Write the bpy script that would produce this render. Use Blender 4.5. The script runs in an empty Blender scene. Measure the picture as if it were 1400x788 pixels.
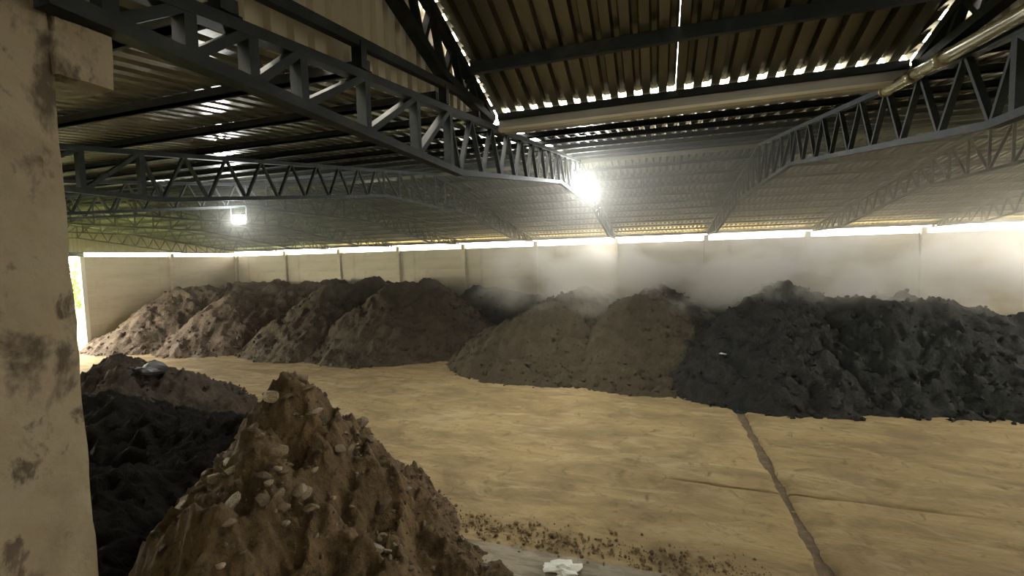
import bpy, bmesh, math, random
import numpy as np
from mathutils import Vector, Matrix
random.seed(7); RNG = np.random.default_rng(7)
SC = bpy.context.scene; COL = SC.collection

# ------------------------------------------------------------------ camera
LENS_PX = 610.5; EYE = 4.70
YAW, PITCH, ROLL = [math.radians(v) for v in (17.815, -3.7, -1.473)]
cy, sy, cp, sp = math.cos(YAW), math.sin(YAW), math.cos(PITCH), math.sin(PITCH)
FW = Vector((-sy*cp, cy*cp, sp)); R0 = Vector((cy, sy, 0)); U0 = R0.cross(FW)
RR = math.cos(ROLL)*R0 + math.sin(ROLL)*U0; UU = -math.sin(ROLL)*R0 + math.cos(ROLL)*U0
cam = bpy.data.cameras.new('camera'); co = bpy.data.objects.new('camera', cam); COL.objects.link(co)
cam.sensor_width = 36; cam.lens = 36*LENS_PX/1400; cam.clip_start = .05; cam.clip_end = 500
M = Matrix((RR, UU, -FW)).transposed().to_4x4(); M.translation = (0, 0, EYE); co.matrix_world = M
SC.camera = co

# ------------------------------------------------------------------ sky, exposure
W = bpy.data.worlds.new('overcast_sky'); SC.world = W; W.use_nodes = True
bg = W.node_tree.nodes['Background']
SKY_COL = (1.0, 0.93, 0.79, 1); SKY_STR = 19.0
bg.inputs['Color'].default_value = SKY_COL; bg.inputs['Strength'].default_value = SKY_STR
W.cycles.sampling_method = 'AUTOMATIC'
SC.view_settings.view_transform = 'Standard'; SC.view_settings.look = 'None'
SC.view_settings.gamma = 1; SC.view_settings.use_curve_mapping = False
SC.view_settings.exposure = 0.35
SC.cycles.use_denoising = True
SC.cycles.max_bounces = 8; SC.cycles.diffuse_bounces = 5; SC.cycles.glossy_bounces = 3
SC.cycles.volume_bounces = 4; SC.cycles.volume_step_rate = 2.0; SC.cycles.volume_max_steps = 64
SC.cycles.sample_clamp_indirect = 6
LAMP_W = 520.0
HAZE = 0.021; STEAM = 1.25

# ------------------------------------------------------------------ layout (metres)
TX = lambda i: 2.77 - 5.0*i            # x of roof truss i
YN, YB, YR = 1.05, 27.7, 14.1          # near columns, back wall, ridge
XL = TX(7); XRT = TX(-2) + 5.0         # left end wall, right end
ZT = lambda y: 7.68 - .136*abs(y - YR)  # top chord axis
def ZB(y):                              # bottom chord axis
    y = YR - abs(y - YR)
    return 5.75 if y <= 5 else (5.75 + .1367*(y - 5) if y <= 11 else 6.57)
WALL_H = 5.50

# ------------------------------------------------------------------ helpers
def link(name, me, mat=None, parent=None):
    o = bpy.data.objects.new(name, me); COL.objects.link(o)
    if mat is not None and not me.materials: me.materials.append(mat)
    if parent is not None: o.parent = parent
    return o
def mesh(name, v, f, smooth=False):
    me = bpy.data.meshes.new(name); me.from_pydata([tuple(map(float, p)) for p in v], [], f); me.update()
    if smooth: me.polygons.foreach_set('use_smooth', [True]*len(me.polygons))
    return me
def empty(name, loc=(0, 0, 0)):
    o = bpy.data.objects.new(name, None); COL.objects.link(o); o.location = loc; return o
def tag(o, label=None, cat=None, group=None, kind=None):
    if label: o['label'] = label
    if cat: o['category'] = cat
    if group: o['group'] = group
    if kind: o['kind'] = kind
    return o
BOXF = [(0, 1, 3, 2), (4, 6, 7, 5), (0, 4, 5, 1), (2, 3, 7, 6), (0, 2, 6, 4), (1, 5, 7, 3)]
class MB:
    def __init__(s): s.v = []; s.f = []
    def box(s, a, b):
        n = len(s.v)
        s.v += [(x, y, z) for x in (a[0], b[0]) for y in (a[1], b[1]) for z in (a[2], b[2])]
        s.f += [tuple(n+i for i in q) for q in BOXF]; return s
    def bar(s, p, q, wx, wn):
        """rectangular bar p->q; wx = width across (x for bars in a truss plane), wn = other width"""
        p, q = Vector(p), Vector(q); d = (q-p).normalized()
        ax = Vector((1, 0, 0)) if abs(d.x) < .9 else Vector((0, 1, 0))
        nn = d.cross(ax).normalized(); ax = nn.cross(d).normalized(); n = len(s.v)
        for e in (p, q):
            for a, b in ((-1, -1), (1, -1), (1, 1), (-1, 1)):
                s.v.append(tuple(e + ax*(a*wx/2) + nn*(b*wn/2)))
        s.f += [(n, n+3, n+2, n+1), (n+4, n+5, n+6, n+7)] + [(n+i, n+(i+1) % 4, n+4+(i+1) % 4, n+4+i) for i in range(4)]
        return s
    def tube(s, p, q, r, seg=16, r2=None):
        p, q = Vector(p), Vector(q); d = (q-p).normalized(); r2 = r if r2 is None else r2
        ax = d.orthogonal().normalized(); bx = d.cross(ax); n = len(s.v)
        for e, rr in ((p, r), (q, r2)):
            for k in range(seg):
                t = 2*math.pi*k/seg; s.v.append(tuple(e + (ax*math.cos(t) + bx*math.sin(t))*rr))
        s.f += [(n+k, n+(k+1) % seg, n+seg+(k+1) % seg, n+seg+k) for k in range(seg)]
        s.f += [tuple(n+k for k in reversed(range(seg))), tuple(n+seg+k for k in range(seg))]
        return s
    def me(s, name, smooth=False, bevel=0):
        m = mesh(name, s.v, s.f, smooth)
        if bevel:
            b = bmesh.new(); b.from_mesh(m)
            bmesh.ops.bevel(b, geom=b.edges[:], offset=bevel, segments=2, affect='EDGES'); b.to_mesh(m); b.free()
        return m
    def build(s, name, mat, parent=None, smooth=False, bevel=0): return link(name, s.me(name, smooth, bevel), mat, parent)

# numpy value noise -------------------------------------------------
_T = RNG.random((256, 256))
def vnoise(x, y):
    xi = np.floor(x).astype(int); yi = np.floor(y).astype(int); fx = x-xi; fy = y-yi
    fx = fx*fx*(3-2*fx); fy = fy*fy*(3-2*fy)
    g = lambda a, b: _T[(xi+a) & 255, (yi+b) & 255]
    return (g(0, 0)*(1-fx)+g(1, 0)*fx)*(1-fy) + (g(0, 1)*(1-fx)+g(1, 1)*fx)*fy - .5
def fbm(x, y, o=4, rough=.5):
    t = 0; a = 1
    for k in range(o): t = t + a*vnoise(x*2**k + 17.3*k, y*2**k - 9.1*k); a *= rough
    return t
def sstep(a, b, x): t = np.clip((x-a)/(b-a), 0, 1); return t*t*(3-2*t)

# ------------------------------------------------------------------ materials
def mat(name, base, rough=.8, metal=0, spec=.5, layers=(), bump=(), coord='Object', hue_rand=0, dist=.3):
    """layers: (scale xyz, detail, lo, hi, colour) noise-mixed over the base; bump: (scale xyz, detail, strength, distance)"""
    m = bpy.data.materials.new(name); m.use_nodes = True; nt = m.node_tree; N = nt.nodes; L = nt.links
    b = N['Principled BSDF']; b.inputs['Roughness'].default_value = rough; b.inputs['Metallic'].default_value = metal
    b.inputs['Specular IOR Level'].default_value = spec
    tc = N.new('ShaderNodeTexCoord'); col = None; c0 = (*base, 1)
    def noise(sc, det, dist=0):
        mp = N.new('ShaderNodeMapping'); L.new(tc.outputs[coord], mp.inputs['Vector'])
        mp.inputs['Scale'].default_value = sc if isinstance(sc, tuple) else (sc,)*3
        n = N.new('ShaderNodeTexNoise'); n.inputs['Scale'].default_value = 1; n.inputs['Detail'].default_value = det
        n.inputs['Roughness'].default_value = .62; n.inputs['Distortion'].default_value = dist
        L.new(mp.outputs['Vector'], n.inputs['Vector']); return n.outputs['Fac']
    for sc, det, lo, hi, c in layers:
        mr = N.new('ShaderNodeMapRange'); mr.inputs['From Min'].default_value = lo; mr.inputs['From Max'].default_value = hi
        L.new(noise(sc, det, dist), mr.inputs['Value'])
        mx = N.new('ShaderNodeMix'); mx.data_type = 'RGBA'; L.new(mr.outputs['Result'], mx.inputs['Factor'])
        if col is None: mx.inputs['A'].default_value = c0
        else: L.new(col, mx.inputs['A'])
        mx.inputs['B'].default_value = (*c, 1); col = mx.outputs['Result']
    if hue_rand:
        oi = N.new('ShaderNodeObjectInfo'); hs = N.new('ShaderNodeHueSaturation')
        mr = N.new('ShaderNodeMapRange'); L.new(oi.outputs['Random'], mr.inputs['Value'])
        mr.inputs['To Min'].default_value = 1-hue_rand; mr.inputs['To Max'].default_value = 1+hue_rand
        L.new(mr.outputs['Result'], hs.inputs['Value'])
        if col is None: hs.inputs['Color'].default_value = c0
        else: L.new(col, hs.inputs['Color'])
        col = hs.outputs['Color']
    if col is None: b.inputs['Base Color'].default_value = c0
    else: L.new(col, b.inputs['Base Color'])
    prev = None
    for sc, det, st, dist in bump:
        bn = N.new('ShaderNodeBump'); bn.inputs['Strength'].default_value = st; bn.inputs['Distance'].default_value = dist
        L.new(noise(sc, det), bn.inputs['Height'])
        if prev is not None: L.new(prev, bn.inputs['Normal'])
        prev = bn.outputs['Normal']
    if prev is not None: L.new(prev, b.inputs['Normal'])
    return m
def emit(name, c, s):
    m = bpy.data.materials.new(name); m.use_nodes = True; N = m.node_tree.nodes
    N.remove(N['Principled BSDF']); e = N.new('ShaderNodeEmission'); e.inputs['Color'].default_value = (*c, 1); e.inputs['Strength'].default_value = s
    m.node_tree.links.new(e.outputs[0], N['Material Output'].inputs['Surface']); return m

M_STEEL = mat('painted_steel', (0.0144, 0.0176, 0.0184), .6, .1, .15, layers=[(2.5, 5, .5, .75, (0.0360, 0.0400, 0.0384))], bump=[(40, 3, .1, .01)])
M_SHEET = mat('roof_sheet_metal', (.128, .122, .092), .27, .55, .5, layers=[((.8, .25, 1), 6, .42, .7, (.18, .168, .122)), ((2, .5, 1), 5, .56, .75, (.098, .080, .052))], bump=[(3, 3, .06, .03)], hue_rand=.16)
M_CLAD = mat('wall_sheet_metal', (.42, .37, .26), .5, .25, .5, layers=[((.6, .6, .2), 6, .45, .72, (.30, .26, .16))], bump=[(3, 3, .06, .03)], hue_rand=.1)
M_CONC = mat('precast_concrete', (.62, .56, .43), .9, layers=[((.5, .5, 3.5), 6, .42, .75, (.50, .44, .32)), ((1.5, 1.5, .35), 5, .58, .85, (.40, .34, .24))], bump=[(12, 5, .25, .02)], hue_rand=.05)
M_PILLAR = mat('rough_pillar_concrete', (.26, .222, .155), .92, layers=[(5, 8, .45, .7, (.24, .195, .13)), ((9, 9, 6), 6, .57, .66, (0.0750, 0.0562, 0.0375)), ((1.8, 1.8, 1.1), 7, .46, .62, (.16, .125, .08)), ((3, 3, 2), 7, .58, .66, (.075, .058, .04))], bump=[(7, 7, .6, .03), (40, 4, .3, .006)])
M_FLOOR = mat('dusty_concrete_floor', (.31, .228, .108), .85, spec=.3, dist=1.1, layers=[((.42, 1.15, 1), 9, .40, .66, (.19, .138, .066)), ((.8, 2.0, 1), 8, .50, .72, (.37, .29, .16)), (.45, 6, .5, .72, (.175, .125, .062)), ((.22, .8, 1), 8, .58, .74, (.42, .34, .20)), (2.6, 7, .56, .70, (.16, .112, .054))], bump=[((1.4, 3.0, 1), 9, .7, .08), (7, 8, .6, .03)])
M_DIRT = mat('dark_joint_dirt', (.10, .072, .04), .95, layers=[(9, 6, .45, .7, (.17, .12, .065))], bump=[(20, 6, .6, .03)])
def compost(n, a, b, c, spec=.25):
    return mat(n, a, .95, spec=spec, layers=[(1.1, 8, .4, .68, b), (7, 7, .55, .72, c)], bump=[(5, 9, .9, .09), (25, 5, .6, .025)])
M_PINK = compost('dry_brown_compost', (0.092, 0.068, 0.050), (0.129, 0.099, 0.075), (0.051, 0.037, 0.029))
M_BROWN = compost('brown_compost', (0.054, 0.041, 0.027), (0.071, 0.056, 0.037), (0.032, 0.025, 0.016))
M_OLIVE = compost('olive_compost', (0.0493, 0.0391, 0.0238), (0.0654, 0.0527, 0.0314), (0.0314, 0.0247, 0.0153))
M_BLACK = compost('dark_wet_compost', (0.0132, 0.0132, 0.0120), (0.0216, 0.0210, 0.0180), (0.0072, 0.0072, 0.0066))
M_BLACK2 = compost('black_compost', (0.0083, 0.0094, 0.0088), (0.0132, 0.0143, 0.0132), (0.0044, 0.0050, 0.0050))
M_PIT_SHADE = compost('shade_black_compost', (.010, .009, .007), (.016, .013, .010), (.006, .005, .004), .08)  # dark compost, blackened further to paint in the shade of the hollow
M_FG = compost('raw_sludge_compost', (.074, .049, .023), (.11, .074, .036), (.018, .013, .009), .35)
M_FGD = compost('wet_dark_compost', (.035, .026, .018), (.06, .042, .025), (.016, .012, .009), .35)
M_CHUNK = mat('grey_crusted_clod', (.12, .09, .056), .9, layers=[(6, 6, .45, .65, (.06, .042, .025))], bump=[(16, 5, .5, .02)], hue_rand=.35)
M_CHUNK2 = mat('pale_crusted_clod', (.26, .215, .15), .85, layers=[(6, 6, .45, .65, (.12, .09, .058))], bump=[(16, 5, .5, .02)], hue_rand=.3)
M_CRUMB = mat('dry_dirt_crumbs', (.20, .145, .07), .95, layers=[(3, 5, .45, .65, (.11, .075, .036))])
M_PIPE = mat('olive_pvc_pipe', (.19, .16, .085), .24, 0, .6, layers=[(6, 4, .5, .7, (.14, .115, .06))])
M_ZINC = mat('zinc_gutter', (.30, .29, .25), .42, .5, layers=[((.6, 4, 4), 5, .45, .7, (.20, .19, .16))])
M_LIP_LIT = mat('galvanised_lip_lit', (.55, .50, .38), .4, .3)  # pale tone paints in the light the lip catches from below
M_WHITE = mat('white_painted_steel', (.78, .76, .70), .5)
M_BAG = mat('translucent_plastic', (.62, .64, .58), .35, layers=[(20, 4, .5, .7, (.8, .82, .78))], bump=[(30, 4, .5, .01)])
M_GRASS = mat('grass_ground', (.16, .22, .05), .9, layers=[(.4, 6, .4, .7, (.26, .30, .09))], bump=[(9, 6, .6, .05)])
M_LEAF = mat('hedge_leaf', (.14, .20, .07), .6, layers=[(1.5, 3, .4, .7, (.24, .30, .13))])
M_BARK = mat('bark', (.10, .075, .05), .9, bump=[(12, 5, .5, .02)])
M_SLAB = mat('grey_stained_concrete', (.23, .20, .145), .85, layers=[((1.5, 9, 1), 6, .45, .62, (.14, .115, .072)), (3, 6, .5, .7, (.29, .26, .20))], bump=[((6, 14, 1), 6, .6, .03)])
M_BLACKP = mat('lamp_housing_grey', (.12, .125, .13), .5, .4)
M_LENS = emit('lit_lamp_lens', (.93, 1.0, .97), 60)

# ------------------------------------------------------------------ ground, floor
g = link('outdoor_ground', mesh('outdoor_ground', [(-200, -120, -.12), (160, -120, -.12), (160, 200, -.12), (-200, 200, -.12)], [(0, 1, 2, 3)]), M_GRASS)
tag(g, kind='structure')
M_STRAW = mat('dry_straw_ground', (.55, .42, .16), .95, layers=[(.6, 5, .4, .7, (.42, .33, .12))])
g = link('outdoor_yard', mesh('outdoor_yard', [(-33, 28.2, -.1), (120, 28.2, -.1), (120, 180, -.1), (-33, 180, -.1)], [(0, 1, 2, 3)]), M_STRAW)
tag(g, kind='structure')
JX, CY = 2.38, 9.62
floor = MB().box((XL-.2, .55, -.11), (XRT, YB+.1, -.055)).build('floor', M_DIRT); tag(floor, kind='structure')
def floor_z(x, y):
    w = .5*fbm(x*.13, y*.15, 2)
    z = .034*fbm(x*.24+3, (y+2*w)*1.5, 4) + .022*fbm(x*1.1, (y+2*w)*3.0+8, 4) + .03*fbm(x*.12, y*.2+5, 2)
    return z
def slab(x0, x1, y0, y1, ex, ey):
    dx = .13; xs = np.linspace(x0, x1, max(2, int((x1-x0)/.2))); ys = np.linspace(y0, y1, max(2, int((y1-y0)/.11)))
    if ex is not None: xs = np.sort(np.r_[xs, ex + np.sign((x0+x1)/2-ex)*np.array([.02, .05, .09])])
    if ey is not None: ys = np.sort(np.r_[ys, ey + np.sign((y0+y1)/2-ey)*np.array([.01, .02, .04])])
    X, Y = np.meshgrid(xs, ys); Z = floor_z(X, Y)
    if ex is not None:      # worn ragged edge along the wide joint
        d = np.abs(X-ex); w = .06 + .10*(vnoise(Y*2.3, Y*0+3.3)+.5) + .05*vnoise(Y*9, X*0+1)
        Z = Z - .075*(1-sstep(w*.55, w+.02, d))
    if ey is not None:      # hairline joint, open only near the wide one
        d = np.abs(Y-ey-.03*fbm(X*.8, X*0, 3)); o = sstep(3.4, 1.9, np.abs(X-2.8))
        Z = Z - .05*o*(1-sstep(.008, .04+.02*vnoise(X*6, X*0), d))
    n, k = X.shape
    v = np.c_[X.ravel(), Y.ravel(), Z.ravel()]
    i = (np.arange(n-1)[:, None]*k + np.arange(k-1)).ravel()
    f = np.c_[i, i+1, i+k+1, i+k].tolist()
    link('concrete_slab', mesh('concrete_slab', v, f, True), M_FLOOR, floor)
slab(XL-.2, JX, .55, CY, JX, CY); slab(JX, XRT, .55, CY, JX, CY); slab(XL-.2, JX, CY, YB, JX, CY); slab(JX, XRT, CY, YB, JX, CY)
# the raised tipping platform the photographer stands on
pf = MB().box((XL, -14, -.1), (XRT, .55, 3.0)).build('loading_platform', M_SLAB); tag(pf, kind='structure')

# ------------------------------------------------------------------ walls
def wall(name): return tag(empty(name), kind='structure')
wb = wall('wall_back'); NP = 4; ph = WALL_H/NP
pm = None
for i in range(-2, 8):
    x0 = TX(i) + .12; x1 = TX(i-1) - .12
    for k in range(NP):
        if pm is None: pm = MB().box((0, 0, 0), (4.76, .12, ph)).me('concrete_panel', bevel=.012); pm.materials.append(M_CONC)
        o = link('concrete_panel', pm, None, wb); o.location = (x0, YB + random.uniform(-.012, .012), k*ph)
post = MB().box((-.12, -.20, 0), (.12, .16, 5.78)).me('concrete_post', bevel=.02); post.materials.append(M_CONC)
for i in range(-3, 8):
    o = link('concrete_post', post, None, wb); o.location = (TX(i), YB, 0)
wl = wall('wall_left')
for j in range(2):
    y0 = 17.55 + j*5.1; L = 4.86
    for k in range(NP):
        m = MB().box((0, 0, 0), (.12, L, ph)).me('concrete_panel', bevel=.012); m.materials.append(M_CONC)
        o = link('concrete_panel', m, None, wl); o.location = (XL-.12 + random.uniform(-.012, .012), y0, k*ph)
pl = MB().box((-.14, -.12, 0), (.20, .12, 5.7)).me('concrete_post', bevel=.02); pl.materials.append(M_CONC)
for y in (22.53,):
    o = link('concrete_post', pl, None, wl); o.location = (XL, y, 0)
wr = wall('wall_right')
for j in range(6):
    for k in range(NP):
        m = MB().box((0, 0, .012), (.12, 4.3, ph-.012)).me('concrete_panel', bevel=.012); m.materials.append(M_CONC)
        o = link('concrete_panel', m, None, wr); o.location = (XRT, 1.2+j*4.42, k*ph)
# white steel jamb of the open end
d1 = tag(empty('door_1'), kind='structure')
MB().box((XL-.10, 17.30, 0), (XL+.10, 17.52, 5.5)).build('door_jamb', M_WHITE, d1, bevel=.01)
MB().box((XL-.12, YN, 5.5), (XL+.08, 17.52, 5.75)).build('door_lintel', M_STEEL, d1)
# profiled cladding sheets closing gables; upright ribs in the y-z plane
def rib_profile(width, n, rib=.04):
    p = width/n; pts = []
    for k in range(n):
        pts += [(k*p, 0), (k*p+p*.50, 0), (k*p+p*.62, rib), (k*p+p*.88, rib)]
    return pts + [(width, 0)]
def clad(x, y0, y1, zlo, zhi, side, parent):
    y = y0
    while y < y1-.05:
        w = min(1.0, y1-y); pr = rib_profile(w, max(1, round(w/.2))); v = []; f = []
        for t, hgt in pr:
            for z in (zlo(y+t), max(zhi(y+t), zlo(y+t)+.01)): v.append((x+side*hgt, y+t, z))
        for k in range(len(pr)-1): f.append((2*k, 2*k+2, 2*k+3, 2*k+1))
        link('cladding_sheet', mesh('cladding_sheet', v, f), M_CLAD, parent); y += w
clad(XL-.16, YN, YB, lambda y: 5.74, lambda y: ZT(y)+.12, 1, wl)
# near wall: columns (the nearest one is the rough pillar of the photograph)
wf = wall('wall_front')
for i in range(-2, 8):
    if i == 1: continue
    MB().box((TX(i)-.13, YN-.2, -.05), (TX(i)+.13, YN+.2, 5.72)).build('concrete_column', M_CONC, wf, bevel=.02)
# unseen panels left and right of the tipping bay, added to cut front light
for i in [*range(-2, 1), *range(2, 8)]:
    x0, x1 = TX(i)+.14, TX(i-1)-.14
    if i == 2: x1 = -2.97
    for k in range(NP):
        MB().box((x0, YN-.06, k*5.72/NP), (x1, YN+.06, (k+1)*5.72/NP)).build('concrete_panel', M_CONC, wf, bevel=.01)

# ------------------------------------------------------------------ rough pillar with corbel
pil = empty('concrete_pillar', (-2.5, 1.1, 0))
tag(pil, 'rough stained concrete pillar in the left foreground carrying the nearest roof truss', 'pillar')
def rough_box(name, a, b, m, parent, n=(3, 3, 60), amp=.006, off=(0, 0, 0)):
    bm = bmesh.new(); bmesh.ops.create_cube(bm, size=1)
    for v in bm.verts: v.co = Vector([a[k] + (v.co[k]+.5)*(b[k]-a[k]) for k in range(3)])
    for ax in range(3):
        es = [e for e in bm.edges if abs((e.verts[0].co-e.verts[1].co)[ax]) > 1e-4 and (e.verts[0].co-e.verts[1].co).length > .9*abs(b[ax]-a[ax])]
        bmesh.ops.subdivide_edges(bm, edges=es, cuts=n[ax], use_grid_fill=True)
    bm.normal_update()
    for v in bm.verts:
        c = v.co
        d = amp*float(fbm(np.array([c.x*9+c.z*5]), np.array([c.y*9+c.z*4+c.x*3]), 4)[0])*2
        v.co = c + v.normal*d - Vector(off)
    me = bpy.data.meshes.new(name); bm.to_mesh(me); bm.free()
    return link(name, me, m, parent)
rough_box('shaft', (-2.95, .74, 0), (-2.30, 1.205, 6.0), M_PILLAR, pil, (10, 8, 90), .005, pil.location)
rough_box('corbel', (-2.62, 1.205, 5.49), (-2.27, 1.395, 6.0), M_PILLAR, pil, (8, 6, 8), .012, pil.location)

# ------------------------------------------------------------------ roof trusses
def truss_nodes():
    near_v = [1.36, 1.71, 2.08, 2.47, 3.16, 3.98, 4.72]
    members = []                           # (name, p(y,z), q(y,z))
    T = lambda y: (y, ZT(y)); B = lambda y: (y, ZB(y))
    half = []
    for k, y in enumerate(near_v):
        half.append(('upright', B(y), T(y)))
        if k: half.append(('diagonal', B(near_v[k-1]), T(y)))
    half.append(('diagonal', B(5.0), T(4.72)))
    for k in range(8):                     # zig-zag between the knees
        b0 = 5.0 + .75*k; t = b0 + .375
        half += [('diagonal', B(b0), T(t)), ('diagonal', T(t), B(b0+.75))]
    for k in range(4):
        y = 11.0 + .775*k
        half.append(('upright', B(y), T(y)))
        half.append(('diagonal', B(y+.775), T(y)))
    mir = lambda p: (2*YR - p[0], p[1])
    return half + [('upright', B(YR), T(YR))] + [(n, mir(p), mir(q)) for n, p, q in half]
NODES = truss_nodes()
def chord(pts, w, h):
    m = MB()
    for (y0, z0), (y1, z1) in zip(pts[:-1], pts[1:]):     # a channel: two flanges and a web
        m.bar((-.03, y0, z0), (-.03, y1, z1), .035, h); m.bar((.03, y0, z0), (.03, y1, z1), .035, h)
        m.bar((0, y0, z0-h*.42), (0, y1, z1-h*.42), w, .012)
    return m
tr = empty('roof_truss', (0, 0, 0)); PARTS = []
def tpart(name, mb):
    o = mb.build(name, M_STEEL, tr); PARTS.append(o); return o
tpart('top_chord', chord([(YN, ZT(YN)), (YR, ZT(YR)), (2*YR-YN, ZT(YN))], .10, .07))
tpart('bottom_chord', chord([(YN+.1, 5.75), (5, 5.75), (11, 6.57), (17.2, 6.57), (23.2, 5.75), (2*YR-YN, 5.75)], .10, .07))
for n, p, q in NODES:
    near = p[0] < 5 and q[0] < 5.01
    tpart(n, MB().bar((0, *p), (0, *q), .09 if near else .06, .065 if near and n == 'upright' else .05 if near else .032))
TL = {-2: 'steel roof truss farthest right, only its far lower end seen at the right edge',
      -1: 'second steel roof truss from the right, fading into steam in front of the back wall',
      0: 'steel lattice roof truss on the right with the olive drainpipe in front of it',
      1: 'large nearest steel roof truss running from the rough concrete pillar to the twin floodlamps',
      2: 'steel roof truss behind the nearest one, its lower knee beside the concrete pillar',
      3: 'steel roof truss carrying the left floodlamp',
      4: 'steel roof truss next beyond the left floodlamp towards the left end wall',
      5: 'third steel roof truss from the left end wall, thin and far',
      6: 'steel roof truss one bay in front of the left end wall',
      7: 'steel end truss standing directly over the concrete left end wall'}
tr.location.x = TX(1); tag(tr, TL[1], 'truss', 'steel roof trusses')
for i in TL:
    if i == 1: continue
    c = tr.copy(); COL.objects.link(c); c.location.x = TX(i) if i != 7 else TX(7)+.25; tag(c, TL[i])
    for p in PARTS:
        d = p.copy(); COL.objects.link(d); d.parent = c

# ------------------------------------------------------------------ roof: purlins and profiled sheets
ceil = tag(empty('ceiling'), kind='structure')
def purlin(x0, x1, y, z):
    MB().box((x0, y-.03, z), (x1, y+.03, z+.085)).box((x0, y-.03, z), (x1, y+.055, z+.012)).build('purlin', M_STEEL, ceil)
ys = [.75 + 1.215*k for k in range(11)] + [13.95]
for y in ys:
    zz = ZT(y) + .045
    if y < 6.3: purlin(XL-.3, TX(1)+.04, y, zz); purlin(TX(0)-.04, XRT, y, zz)
    else: purlin(XL-.3, XRT, y, zz)
    purlin(XL-.3, XRT, 2*YR-y, zz)
purlin(XL-.3, XRT, 27.85, ZT(27.85)+.045)
def sheet_mesh(L, w=1.25, n=6, rib=.045):
    pr = rib_profile(w, n, rib); v = []; f = []
    for x, z in pr: v += [(x, 0, z), (x, L/2, z), (x, L, z)]
    for k in range(len(pr)-1):
        for j in (0, 1): f.append((3*k+j, 3*k+3+j, 3*k+4+j, 3*k+1+j))
    m = mesh('roof_sheet', v, f); m.materials.append(M_SHEET); return m
sl = math.atan(.136); cs = math.cos(sl)
LN = (YR-.1)/cs; LS = (YR-6.45)/cs; LF = (28.1-YR)/cs
MN, MS, MF = sheet_mesh(LN), sheet_mesh(LS), sheet_mesh(LF)
ZR = ZT(YR) + .137
x = XL - .35
while x < XRT - .1:
    inside = TX(1)-.05 <= x < TX(0)-.2
    Lh = LS if inside else LN
    o = link('roof_sheet', MS if inside else MN, None, ceil)
    o.location = (x, YR - Lh*cs, ZR - Lh*math.sin(sl)); o.rotation_euler = (sl, 0, 0)
    o = link('roof_sheet', MF, None, ceil)
    o.location = (x, YR, ZR); o.rotation_euler = (-sl, 0, 0)
    x += 1.25
    if abs(x-(TX(1)-.05)) < .7: x = TX(1) - .03
link('ridge_cap', MB().bar((XL-.4, YR, ZR+.04), (XRT, YR, ZR+.04), .02, .5).me('ridge_cap'), M_SHEET, ceil)

# ------------------------------------------------------------------ raised canopy over the platform, ending in a gutter
CS = .35; YG = 6.38; ZG = 6.83
ZC = lambda y: ZG + CS*(YG-y)
can = tag(empty('ceiling'), kind='structure'); can.name = 'ceiling_canopy'
ca = math.atan(CS); LC = 10.0
x0 = TX(1)+.02; wS = (TX(0)-.03-x0)/4
CM = sheet_mesh(LC, wS-.0015, 6, .09); CM2 = sheet_mesh(LC, wS-.005, 6, .09); CM3 = sheet_mesh(LC, wS+.02, 6, .09)
for k in range(4):
    o = link('roof_sheet', (CM3, CM2, CM3, CM3)[k], None, can)
    o.location = (x0+k*wS, YG - LC*math.cos(ca), ZC(YG - LC*math.cos(ca))); o.rotation_euler = (-ca, 0, 0)
for y in (5.38, 4.2, 3.0, 1.8, .6, -.6, -1.8):
    MB().bar((TX(1)+.03, y, ZC(y)-.075), (TX(0)-.03, y, ZC(y)-.075), .07, .14).build('purlin', M_STEEL, can)
def canopy_truss(xc, side, label):
    r = empty('canopy_truss', (xc, 0, 0)); tag(r, label, 'truss')
    zt = lambda y: ZC(y) - .13; zb = lambda y: zt(y) - min(.55, .06 + .30*(6.2-y))
    MB().bar((0, -2.6, zt(-2.6)), (0, 6.25, zt(6.25)), .12, .09).build('top_chord', M_STEEL, r)
    pts = [6.2, 4.6, 3.5, -2.6]; m = MB()
    for a, b in zip(pts[:-1], pts[1:]): m.bar((0, a, zb(a)), (0, b, zb(b)), .12, .09)
    m.build('bottom_chord', M_STEEL, r)
    y = 5.7; k = 0
    while y > -2.3:
        MB().bar((0, y, zb(y)), (0, y-.25, zt(y-.25)), .08, .05).build('diagonal', M_STEEL, r)
        MB().bar((0, y-.25, zt(y-.25)), (0, y-.5, zb(y-.5)), .08, .05).build('diagonal', M_STEEL, r); y -= .5
    return r
canopy_truss(TX(1)-.02, 1, 'short sloping steel truss rising at top left centre under the edge of the overhead canopy')
canopy_truss(TX(0)+.02, -1, 'short sloping steel truss at the top right corner above the olive drainpipe')
clw = tag(empty('wall_canopy_left'), kind='structure')
clad(TX(1)-.14, -2.6, 6.15, lambda y: ZT(y)+.02, lambda y: ZC(y)-.02, -1, clw)
crw = tag(empty('wall_canopy_right'), kind='structure')
clad(TX(0)+.14, -2.6, 6.15, lambda y: ZT(y)+.02, lambda y: ZC(y)-.05, 1, crw)
# unseen bay sides and closed end behind the camera, added to block sky light
clad(TX(1)-.14, -2.6, YN-.2, lambda y: 3.0, lambda y: ZT(y)+.02, -1, clw)
clad(TX(0)+.14, -2.6, YN-.2, lambda y: 3.0, lambda y: ZT(y)+.02, 1, crw)
light_block = tag(empty('light_block_1'), kind='structure')
for k in range(5):
    MB().box((TX(1)+.01+k*1.0, -2.66, 3.0), (TX(1)+.99+k*1.0, -2.62, ZC(-2.6)-.01)).build('light_block_panel', M_CLAD, light_block)
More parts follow.
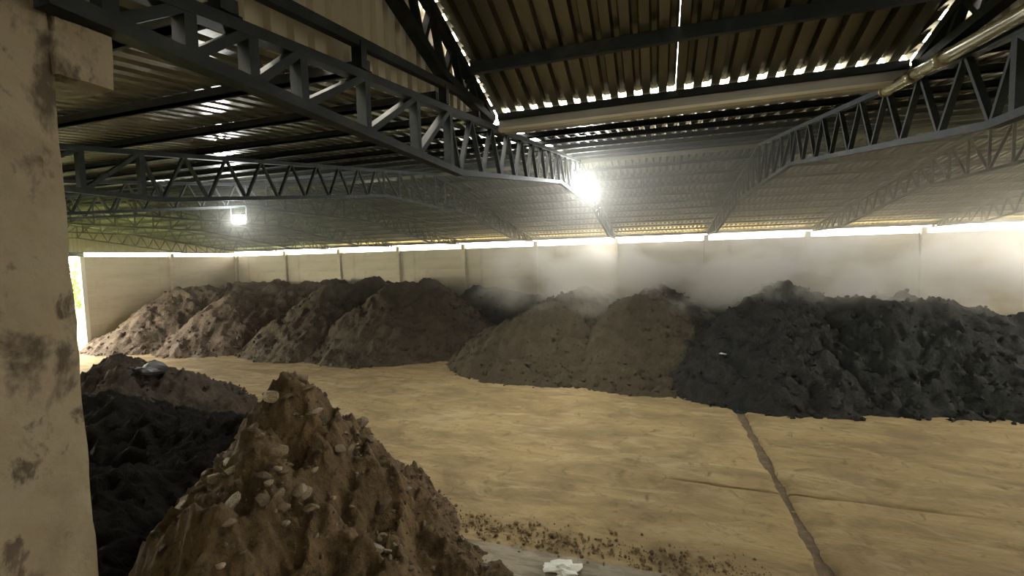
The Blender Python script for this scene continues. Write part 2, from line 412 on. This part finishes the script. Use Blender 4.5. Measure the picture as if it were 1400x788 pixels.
# rail over the top chord of the nearest truss, on short stubs
rail = empty('cladding_rail', (TX(1), 0, 0)); tag(rail, 'dark steel rail on short stubs running above the nearest truss in front of beige cladding', 'rail')
zr = lambda y: ZT(y) + .245
MB().bar((.02, .6, zr(.6)), (.02, 5.75, zr(5.75)), .07, .075).build('rail_bar', M_STEEL, rail)
for y in (1.9, 3.1, 4.6):
    MB().bar((.02, y, ZT(y)+.04), (.02, y, zr(y)), .09, .07).build('stub', M_STEEL, rail)
for side, xa, xb, pr, sd in ((clw, TX(1)-.16, TX(1)+.055, .80, 3), (crw, TX(0)-.06, TX(0)+.17, .62, 5)):
    y = 6.3; rr = random.Random(sd)
    while y > -2.5:                       # closing flashing, lifted and gappy between its short lengths
        L = rr.uniform(.10, .32); gp = rr.uniform(.04, .11) if rr.random() < pr else .01
        MB().bar((xa, y-L/2, ZC(y-L/2)+.0), (xb, y-L/2, ZC(y-L/2)+.0), L, .012).build('flashing', M_SHEET, side)
        y -= L+gp
# gutter
gu = empty('valley_gutter', (0, YG, 0)); tag(gu, 'long grey metal valley gutter below the row of bright rib openings overhead', 'gutter')
a, b = TX(1)+.06, TX(0)-.04
MB().box((a, -.05, 6.63), (b, -.035, ZG-.015)).box((a, .25, 6.63), (b, .265, ZG-.02)).box((a, -.05, 6.61), (b, .265, 6.63)).build('trough', M_ZINC, gu)
MB().box((a, -.10, 6.575), (b, .03, 6.61)).build('front_lip', M_LIP_LIT, gu)
MB().box((a, -.10, ZG-.10), (b, -.05, ZG-.012)).build('top_angle', M_STEEL, gu)
# drainpipe
pp = empty('drain_pipe', (TX(0)-.12, 0, 0)); tag(pp, 'thick olive drainpipe with joint collars sloping from the gutter end at upper right', 'pipe')
A = Vector((-.02, 6.55, 6.585)); Bv = Vector((-.02, .9, 6.18)); r = .062
MB().tube(A, Bv, r, 20).build('pipe', M_PIPE, pp, True)
for t in (.10, .19, .62):
    c = A.lerp(Bv, t); d = (Bv-A).normalized()
    MB().tube(c-d*.06, c+d*.06, r+.011, 20).build('collar', M_PIPE, pp, True)
m = MB().tube(A, A+Vector((0, .05, .02)), r+.012, 20)
m.tube(A+Vector((0, .03, .0)), A+Vector((0, .04, .16)), r+.004, 20); m.build('elbow', M_PIPE, pp, True)
# tie cables
for p, q, lb in (((7.77, 19.04, 6.95), (6.35, 27.4, 6.0), 'thin dark tie cable slanting down to the back wall on the right'),
                 ((-6.62, 17.6, 6.95), (-4.55, 24.6, 6.33), 'thin bright tie rod slanting below the roof left of the twin floodlamps')):
    o = MB().tube(p, q, .017, 8).build('tie_cable', M_STEEL, None, True); tag(o, lb, 'cable')

# ------------------------------------------------------------------ floodlamps
def flood(loc, rz, label, up, w=LAMP_W, s=1.0):
    t = empty('flood_lamp', loc); t.rotation_euler.z = rz; tag(t, label, 'lamp', 'lit floodlamps under the roof trusses')
    MB().box((-.19*s, .02, -.14*s), (.19*s, .10, .14*s)).build('housing', M_BLACKP, t, bevel=.012)
    f = MB()
    for k in range(7): f.box(((-.16+.053*k)*s-.006, .10, -.12*s), ((-.16+.053*k)*s+.006, .15, .12*s))
    f.build('cooling_fins', M_BLACKP, t)
    MB().box((-.165*s, -.005, -.115*s), (.165*s, .022, .115*s)).build('lens', M_LENS, t, bevel=.006)
    MB().box((-.22*s, .05, -.02), (-.20*s, .08, up)).box((.20*s, .05, -.02), (.22*s, .08, up)).box((-.22*s, .05, up-.02), (.22*s, .08, up)).build('bracket', M_STEEL, t)
    ld = bpy.data.lights.new('lamp_light', 'POINT'); ld.energy = w; ld.color = (.98, 1.0, .96); ld.shadow_soft_size = .09
    lo = bpy.data.objects.new('lamp_light', ld); COL.objects.link(lo); lo.parent = t; lo.location = (0, -.13, -.02)
    return t
flood((-1.93, 12.95, 6.80), math.radians(8), 'brighter upper lit floodlamp of the pair at the end of the nearest truss', .25)
flood((-1.95, 14.95, 6.72), math.radians(8), 'smaller lower lit floodlamp just right of the brightest lamp', .25, LAMP_W*.4, .8)
flood((-12.05, 10.5, 6.12), math.radians(30), 'single lit floodlamp glowing under the trusses at left', .42)

# ------------------------------------------------------------------ compost piles
def seg_h(X, Y, pts, slope, soft=.4):
    """height of a heap with a ridge polyline pts (x,y,z) and even side slope"""
    H = np.full(X.shape, -9.0)
    if len(pts) == 1: pts = pts + [pts[0]]
    for (ax, ay, az), (bx, by, bz) in zip(pts[:-1], pts[1:]):
        L2 = (bx-ax)**2 + (by-ay)**2
        t = np.clip(((X-ax)*(bx-ax)+(Y-ay)*(by-ay))/max(L2, 1e-9), 0, 1)
        d = np.sqrt((X-ax-t*(bx-ax))**2 + (Y-ay-t*(by-ay))**2)
        hh = az + t*(bz-az) - slope*(np.sqrt(d*d+soft*soft)-soft)
        H = np.maximum(H, hh)
    return H
def pile_surface(X, Y, ridges, amp, seed, run, crag=0):
    H = np.full(X.shape, -9.0)
    for pts, s in ridges:
        h2 = seg_h(X, Y, pts, s, .14 if crag else .4); k = .08 if crag else .25
        H = np.maximum(H, h2) + np.where(np.abs(H-h2) < k, (k-np.abs(H-h2))**2/(4*k), 0)
    n = fbm(X*.55+seed, Y*.55-seed, 3)*amp*1.6 + fbm(X*2.1+seed, Y*2.1, 4, .6)*amp
    n = n + run*np.abs(fbm(X*1.5+seed*3, Y*.35, 3))*-1.0
    if crag:                                # torn lumps and clefts
        rd = lambda q, o: .22 - np.abs(vnoise(X*q+o+.35*fbm(X*q, Y*q+o, 2), Y*q-o))
        n = n*.5 + crag*(rd(1.1, seed) *.9 + rd(2.7, seed+3)*.55 + rd(6.5, seed+9)*.26 + rd(15, seed+4)*.16 + rd(31, seed+5)*.07)
        st = .16; q = (H+n)/st; n = n + (np.floor(q)+sstep(.25, .75, q-np.floor(q))-q)*st*.55*sstep(-.1, .4, vnoise(X*1.7+4, Y*1.7))
    foot = sstep(-.1, .5, H)
    return H + n*(.35+.65*foot)
ICO = None
def ico():
    global ICO
    if ICO is None:
        b = bmesh.new(); bmesh.ops.create_icosphere(b, subdivisions=1, radius=1)
        ICO = (np.array([v.co[:] for v in b.verts]), [tuple(v.index for v in f.verts) for f in b.faces]); b.free()
    return ICO
def clods(P, sizes):
    V, F = ico(); vs = []; fs = []
    for k, (p, s) in enumerate(zip(P, sizes)):
        w = V*(1+RNG.uniform(-.32, .32, (len(V), 1)))*s*RNG.uniform(.6, 1.25, 3)
        a = RNG.uniform(0, 6.28); c, q = math.cos(a), math.sin(a)
        w = np.c_[w[:, 0]*c-w[:, 1]*q, w[:, 0]*q+w[:, 1]*c, w[:, 2]]
        vs.append(w+p); n = k*len(V); fs += [tuple(n+i for i in f) for f in F]
    return np.concatenate(vs), fs
def pile(name, label, ridges, box, res, m, amp, seed, run=.12, nclod=700, csize=(.04, .13), clod_mat=None, cat='pile', group=None, crag=0):
    x0, x1, y0, y1 = box
    xs = np.arange(x0, x1+res, res); ys = np.arange(y0, y1+res, res); X, Y = np.meshgrid(xs, ys)
    Z = pile_surface(X, Y, ridges, amp, seed, run, crag) + .5*amp*fbm(X*6+seed, Y*6, 3, .6)
    n, k = X.shape; keep = Z > -.12
    i = (np.arange(n-1)[:, None]*k + np.arange(k-1)).ravel(); q = np.c_[i, i+1, i+k+1, i+k]
    kf = keep.ravel(); q = q[kf[q].any(1)]
    used = np.unique(q); rm = np.full(n*k, -1); rm[used] = np.arange(len(used))
    Zc = np.maximum(Z, -.13)
    v = np.c_[X.ravel(), Y.ravel(), Zc.ravel()][used]
    root = empty(name, (float((x0+x1)/2), float((y0+y1)/2), 0)); tag(root, label, cat, group)
    off = np.array(root.location)
    o = link('heap', mesh('heap', v-off, rm[q].tolist(), True), m, root)
    # loose lumps lying on it, thicker at the foot
    P = []; S = []; tries = 0
    while len(P) < nclod and tries < nclod*30:
        tries += 1
        px, py = RNG.uniform(x0, x1), RNG.uniform(y0, min(y1, y0+.8*(y1-y0)))
        ix, iy = int((px-x0)/res), int((py-y0)/res); z = Z[min(iy, n-1), min(ix, k-1)]
        if z < -.1 or z > 3.2: continue
        if RNG.random() > (1.0 if z < .7 else .4): continue
        s = csize[0]+(csize[1]-csize[0])*RNG.random()**3
        P.append((px, py, max(z, 0)+s*.15)); S.append(s)
    if P:
        cv, cf = clods(np.array(P)-off, S)
        c = link('clods', mesh('clods', cv, cf), clod_mat or m, root); c['kind'] = 'stuff'
    return root, (xs, ys, Z)
G = 'compost heaps along the back wall'
pile('compost_pile', 'leftmost pinkish-brown compost pile against the left end wall', [([(-29.6, 20.9, 3.25), (-27.4, 24, 3.6), (-27.2, 27.4, 3.5)], .74)], (-32.1, -22.4, 15.2, 27.5), .11, M_PINK, .30, 3.1, nclod=700, group=G)
pile('compost_pile', 'second brown compost pile from the left end wall', [([(-24.3, 21.2, 3.35), (-21.9, 24, 3.6), (-21.9, 27.4, 3.4)], .78)], (-28.6, -16.8, 15.4, 27.5), .11, M_PINK, .28, 8.7, nclod=900, group=G)
pile('compost_pile', 'third brown compost pile from the left end wall', [([(-18.3, 21.4, 3.35), (-16.9, 24, 3.6), (-17.2, 27.4, 3.3)], .78)], (-22.8, -12.0, 15.6, 27.5), .11, M_BROWN, .28, 14.2, nclod=800, group=G)
pile('compost_pile', 'tall brown compost pile fourth from the left, beside the dark gap', [([(-13.9, 21.2, 3.3), (-12.6, 22.8, 3.75), (-14.2, 27.2, 3.2)], .78)], (-18.6, -7.2, 15.8, 27.5), .11, M_BROWN, .28, 21.9, nclod=800, group=G)
pile('compost_pile', 'low dark compost heap lying in the gap at the back wall', [([(-10.8, 26.8, 3.1), (-6.9, 26.9, 2.5)], .66)], (-12.6, -4.0, 21.6, 27.5), .12, M_BLACK, .25, 27.7, nclod=200, group=G)
pile('compost_pile', 'olive-brown compost pile just right of the dark gap, left of centre', [([(-4.7, 20.4, 2.85), (-4.0, 23, 2.95), (-3.6, 27.3, 2.7)], .64)], (-9.2, .6, 15.2, 27.5), .11, M_OLIVE, .26, 33.3, nclod=1000, group=G)
pile('compost_pile', 'olive-brown compost pile in the middle, touching the dark steaming piles', [([(-.6, 20.3, 3.0), (.1, 23, 3.05), (.4, 27.3, 2.8)], .66)], (-5.0, 4.8, 15.0, 27.5), .11, M_OLIVE, .26, 39.1, nclod=1000, group=G)
dkp, (dx_, dy_, dz_) = pile('compost_pile', 'dark steaming compost pile right of the middle, its top veiled in vapour', [([(3.9, 19.2, 2.95), (5.2, 21.4, 3.3), (5.9, 27.3, 2.8)], .66)], (-.6, 10.6, 13.9, 27.5), .11, M_BLACK, .34, 45.5, nclod=1100, group=G)
pile('compost_pile', 'large black compost pile at the right edge of the hall', [([(7.7, 20.0, 2.85), (9.6, 20.4, 2.75), (12.0, 20.6, 2.1), (16, 21, 1.6)], .60), ([(9.6, 20.4, 2.7), (10, 27.3, 2.5)], .62)], (3.4, 17.6, 13.7, 27.5), .11, M_BLACK2, .36, 51.3, nclod=1100, group=G)
# foreground heaps
fgp, (fx, fy, fz) = pile('raw_compost_heap', 'big peaked brown heap of raw sludge compost in the left foreground',
     [([(-5.6, 5.65, 2.85)], 1.5), ([(-5.6, 5.55, 2.5), (-5.0, 5.9, 1.6), (-4.1, 6.1, .55), (-2.3, 6.0, .2)], 1.1), ([(-5.6, 5.6, 2.6), (-5.4, 4.5, 1.95), (-4.7, 3.2, 1.0)], 1.05), ([(-4.5, 4.7, 1.45)], .95)], (-10.4, -.8, .9, 10.2), .032, M_FG, .22, 61.7, run=.3, crag=1.0, nclod=1500, csize=(.012, .05), clod_mat=M_CHUNK)
lowp, (lx, ly, lz) = pile('raw_compost_heap', 'low dark heap of raw compost behind the left pillar, crowned by a grey scrap', [([(-17, 9.8, 1.6), (-14.8, 9.3, 1.75), (-12.6, 9.6, .9)], .62)], (-20.5, -9.4, 5.6, 13.6), .06, M_FGD, .36, 68.2, run=.3, nclod=500, csize=(.03, .10), crag=.9)
pile('raw_compost_heap', 'dark compost mound between the two foreground heaps, blackened to stand in for shade', [([(-14.5, 7.9, 1.2), (-11, 7.4, 1.15), (-8.2, 7.3, 1.1)], .5), ([(-9.5, 5.2, .9), (-7.2, 3.2, .9)], .5)], (-17.5, -4.6, 1.25, 10.2), .07, M_PIT_SHADE, .22, 74.4, run=.1, crag=.8, nclod=200, csize=(.02, .08))  # added mound, its near-black colour carries the shade between the heaps
# single crusted lumps on the big heap, each its own piece
LM = []
for k in range(6):
    cv, cf = clods(np.array([(0, 0, 0)]), [1.0]); b = bmesh.new(); me = mesh('lump', cv, cf); b.from_mesh(me)
    bmesh.ops.subdivide_edges(b, edges=b.edges[:], cuts=1, smooth=.3)
    for v in b.verts: v.co *= 1 + random.uniform(-.12, .12)
    b.to_mesh(me); b.free(); me.materials.append(M_CHUNK if k < 3 else M_CHUNK2); LM.append(me)
for k in range(290):
    for _ in range(60):
        px, py = (random.gauss(-6.15, .35), random.gauss(4.6, .35)) if k < 110 else (random.gauss(-5.3, 1.3), random.gauss(4.7, 1.1))
        ix, iy = int((px-fx[0])/.032), int((py-fy[0])/.032)
        if 0 < ix < len(fx)-1 and 0 < iy < len(fy)-1 and fz[iy, ix] > .15: break
    s = .025 + .12*random.random()**2.4
    o = link('lump', LM[k % 6], None, fgp)
    o.location = (px-fgp.location.x, py-fgp.location.y, fz[iy, ix]-s*.1)
    o.scale = (s*random.uniform(.7, 1.5), s*random.uniform(.6, 1.2), s*random.uniform(.4, .8)); o.rotation_euler = (random.uniform(-.6, .6), random.uniform(-.6, .6), random.uniform(0, 6))
# dirt berm and grey slab strip at the foot of the platform
xs = np.linspace(-4.4, 2.2, 120)
P = []; S = []
for k in range(900):
    x_ = random.uniform(-4.2, 1.6); y_ = 6.95 - .03*x_ + random.gauss(0, .20); s = .010+.032*random.random()**3
    P.append((x_, y_, .02)); S.append(s)
cv, cf = clods(np.array(P), S); o = link('dirt_berm', mesh('dirt_berm', cv, cf), M_CRUMB)
tag(o, 'low line of scraped dirt crumbs on the floor beside the big foreground heap', 'dirt', kind='stuff')
strip = MB().box((-4.6, 5.4, -.02), (4.5, 6.62, .035)).build('concrete_strip', M_SLAB, None, bevel=.01)
tag(strip, 'worn grey concrete strip on the floor at the bottom edge, marked by tyre treads', 'kerb')
# crumpled bag, scraps
def crumple(name, loc, s, m, label, cat, flat=.45):
    V, F = ico(); b = bmesh.new(); bmesh.ops.create_icosphere(b, subdivisions=3, radius=1)
    for v in b.verts:
        n = float(fbm(np.array([v.co.x*2.2+loc[0]*5]), np.array([v.co.y*2.2+v.co.z*1.7]), 4)[0])
        v.co *= 1 + 1.1*n; v.co.z = max(v.co.z*flat, -.05)
    me = bpy.data.meshes.new(name); b.to_mesh(me); b.free(); o = link(name, me, m); o.location = loc; o.scale = (s*1.5, s, s)
    return tag(o, label, cat)
crumple('plastic_bag', (-1.33, 6.27, .05), .16, M_BAG, 'crumpled pale plastic bag lying on the concrete strip at the bottom edge', 'bag')
hz = lambda gx, gy, gz, x, y: float(gz[int((y-gy[0])/(gy[1]-gy[0])), int((x-gx[0])/(gx[1]-gx[0]))])
crumple('paper_scrap', (2.2, 16.9, hz(dx_, dy_, dz_, 2.2, 16.9)+.01), .07, M_WHITE, 'small white scrap on the dark steaming pile', 'scrap')
crumple('sheet_scrap', (-14.6, 9.2, hz(lx, ly, lz, -14.6, 9.2)), .36, M_BLACKP, 'dark grey crumpled scrap on top of the low heap behind the pillar', 'scrap', .6)

# ------------------------------------------------------------------ hedge outside the open end
def shrub(loc, h, label):
    t = empty('hedge_bush', loc); tag(t, label, 'bush', 'bushes outside the open end')
    MB().tube((0, 0, 0), (0, 0, h*.5), .12, 8, .05).build('trunk', M_BARK, t)
    v = []; f = []
    for k in range(1800):
        u = Vector((random.gauss(0, 1), random.gauss(0, 1), random.gauss(0, 1))).normalized()*random.uniform(.6, 1)**.5
        c = Vector((u.x*h*.38, u.y*h*.38, h*.55+u.z*h*.45)); a = Vector((random.uniform(-1, 1), random.uniform(-1, 1), random.uniform(-1, 1))).normalized()*.16
        bq = a.orthogonal().normalized()*.11; n = len(v); v += [c-a, c+bq, c+a, c-bq]; f.append((n, n+1, n+2, n+3))
    o = link('foliage', mesh('foliage', v, f), M_LEAF, t); o['kind'] = 'stuff'
for p, h, l in (((-56, 27.5, -.12), 5.6, 'pale green bush outside the open end, nearest the pillar'), ((-58, 31.5, -.12), 6.2, 'taller pale green bush seen through the middle of the left opening'), ((-57, 35, -.12), 5.4, 'pale green bush outside, next to the white door jamb')): shrub(p, h, l)

# ------------------------------------------------------------------ haze filling the hall and steam over the warm piles
def volume(name, a, b, dens, col, aniso, label, cat, build=None):
    o = MB().box(a, b).build(name, None); m = bpy.data.materials.new(name); m.use_nodes = True; N = m.node_tree.nodes; L = m.node_tree.links
    N.remove(N['Principled BSDF']); s = N.new('ShaderNodeVolumeScatter'); s.inputs['Color'].default_value = (*col, 1)
    s.inputs['Density'].default_value = dens; s.inputs['Anisotropy'].default_value = aniso
    L.new(s.outputs[0], N['Material Output'].inputs['Volume'])
    if build: build(N, L, s)
    o.data.materials.append(m); tag(o, label, cat, kind='stuff'); return o
def haze_nodes(N, L, s):
    tc = N.new('ShaderNodeTexCoord'); sep = N.new('ShaderNodeSeparateXYZ'); L.new(tc.outputs['Generated'], sep.inputs[0])
    r = N.new('ShaderNodeMapRange'); r.interpolation_type = 'SMOOTHSTEP'; r.inputs['From Min'].default_value = .40; r.inputs['From Max'].default_value = .72
    r.inputs['To Min'].default_value = .38; r.inputs['To Max'].default_value = 1; L.new(sep.outputs['X'], r.inputs['Value'])
    q = N.new('ShaderNodeMapRange'); q.interpolation_type = 'SMOOTHSTEP'; q.inputs['From Min'].default_value = .42; q.inputs['From Max'].default_value = .82   # warm vapour gathers under the roof
    q.inputs['To Min'].default_value = HAZE*.08; q.inputs['To Max'].default_value = HAZE; L.new(sep.outputs['Z'], q.inputs['Value'])
    mu = N.new('ShaderNodeMath'); mu.operation = 'MULTIPLY'; L.new(r.outputs[0], mu.inputs[0]); L.new(q.outputs[0], mu.inputs[1]); L.new(mu.outputs[0], s.inputs['Density'])
volume('dust_haze', (XL+.1, 9.0, .02), (XRT-.15, YB-.25, 7.55), HAZE, (.98, .96, .90), .55, 'thin dusty haze filling the whole hall', 'haze', haze_nodes)
SA, SB = Vector((-9.5, 18.4, 1.6)), Vector((17.3, 27.4, 6.9))
def steam_nodes(N, L, s):
    tc = N.new('ShaderNodeTexCoord'); mp = N.new('ShaderNodeMapping'); L.new(tc.outputs['Object'], mp.inputs['Vector']); mp.inputs['Scale'].default_value = (.34, .34, .42)
    n = N.new('ShaderNodeTexNoise'); n.inputs['Scale'].default_value = 1; n.inputs['Detail'].default_value = 4; n.inputs['Distortion'].default_value = .8; L.new(mp.outputs[0], n.inputs['Vector'])
    mr = N.new('ShaderNodeMapRange'); mr.interpolation_type = 'SMOOTHSTEP'; mr.inputs['From Min'].default_value = .42; mr.inputs['From Max'].default_value = .72; L.new(n.outputs['Fac'], mr.inputs['Value'])
    sep = N.new('ShaderNodeSeparateXYZ'); L.new(tc.outputs['Generated'], sep.inputs[0]); out = mr.outputs[0]
    for ch, e0, e1, e2, e3 in (('X', 0, .14, .93, 1.0), ('Y', 0, .35, .97, 1.0), ('Z', .0, .28, .48, .85)):
        for lo, hi, inv in ((e0, e1, 0), (e2, e3, 1)):
            r = N.new('ShaderNodeMapRange'); r.interpolation_type = 'SMOOTHSTEP'; r.inputs['From Min'].default_value = lo; r.inputs['From Max'].default_value = hi
            r.inputs['To Min'].default_value = inv; r.inputs['To Max'].default_value = 1-inv; L.new(sep.outputs[ch], r.inputs['Value'])
            mu = N.new('ShaderNodeMath'); mu.operation = 'MULTIPLY'; L.new(out, mu.inputs[0]); L.new(r.outputs[0], mu.inputs[1]); out = mu.outputs[0]
    mu = N.new('ShaderNodeMath'); mu.operation = 'MULTIPLY'; L.new(out, mu.inputs[0]); mu.inputs[1].default_value = STEAM; L.new(mu.outputs[0], s.inputs['Density'])
volume('steam_cloud', SA, SB, 0, (.995, .975, .92), .3, 'drifting white steam rising off the dark piles along the back wall', 'steam', steam_nodes)
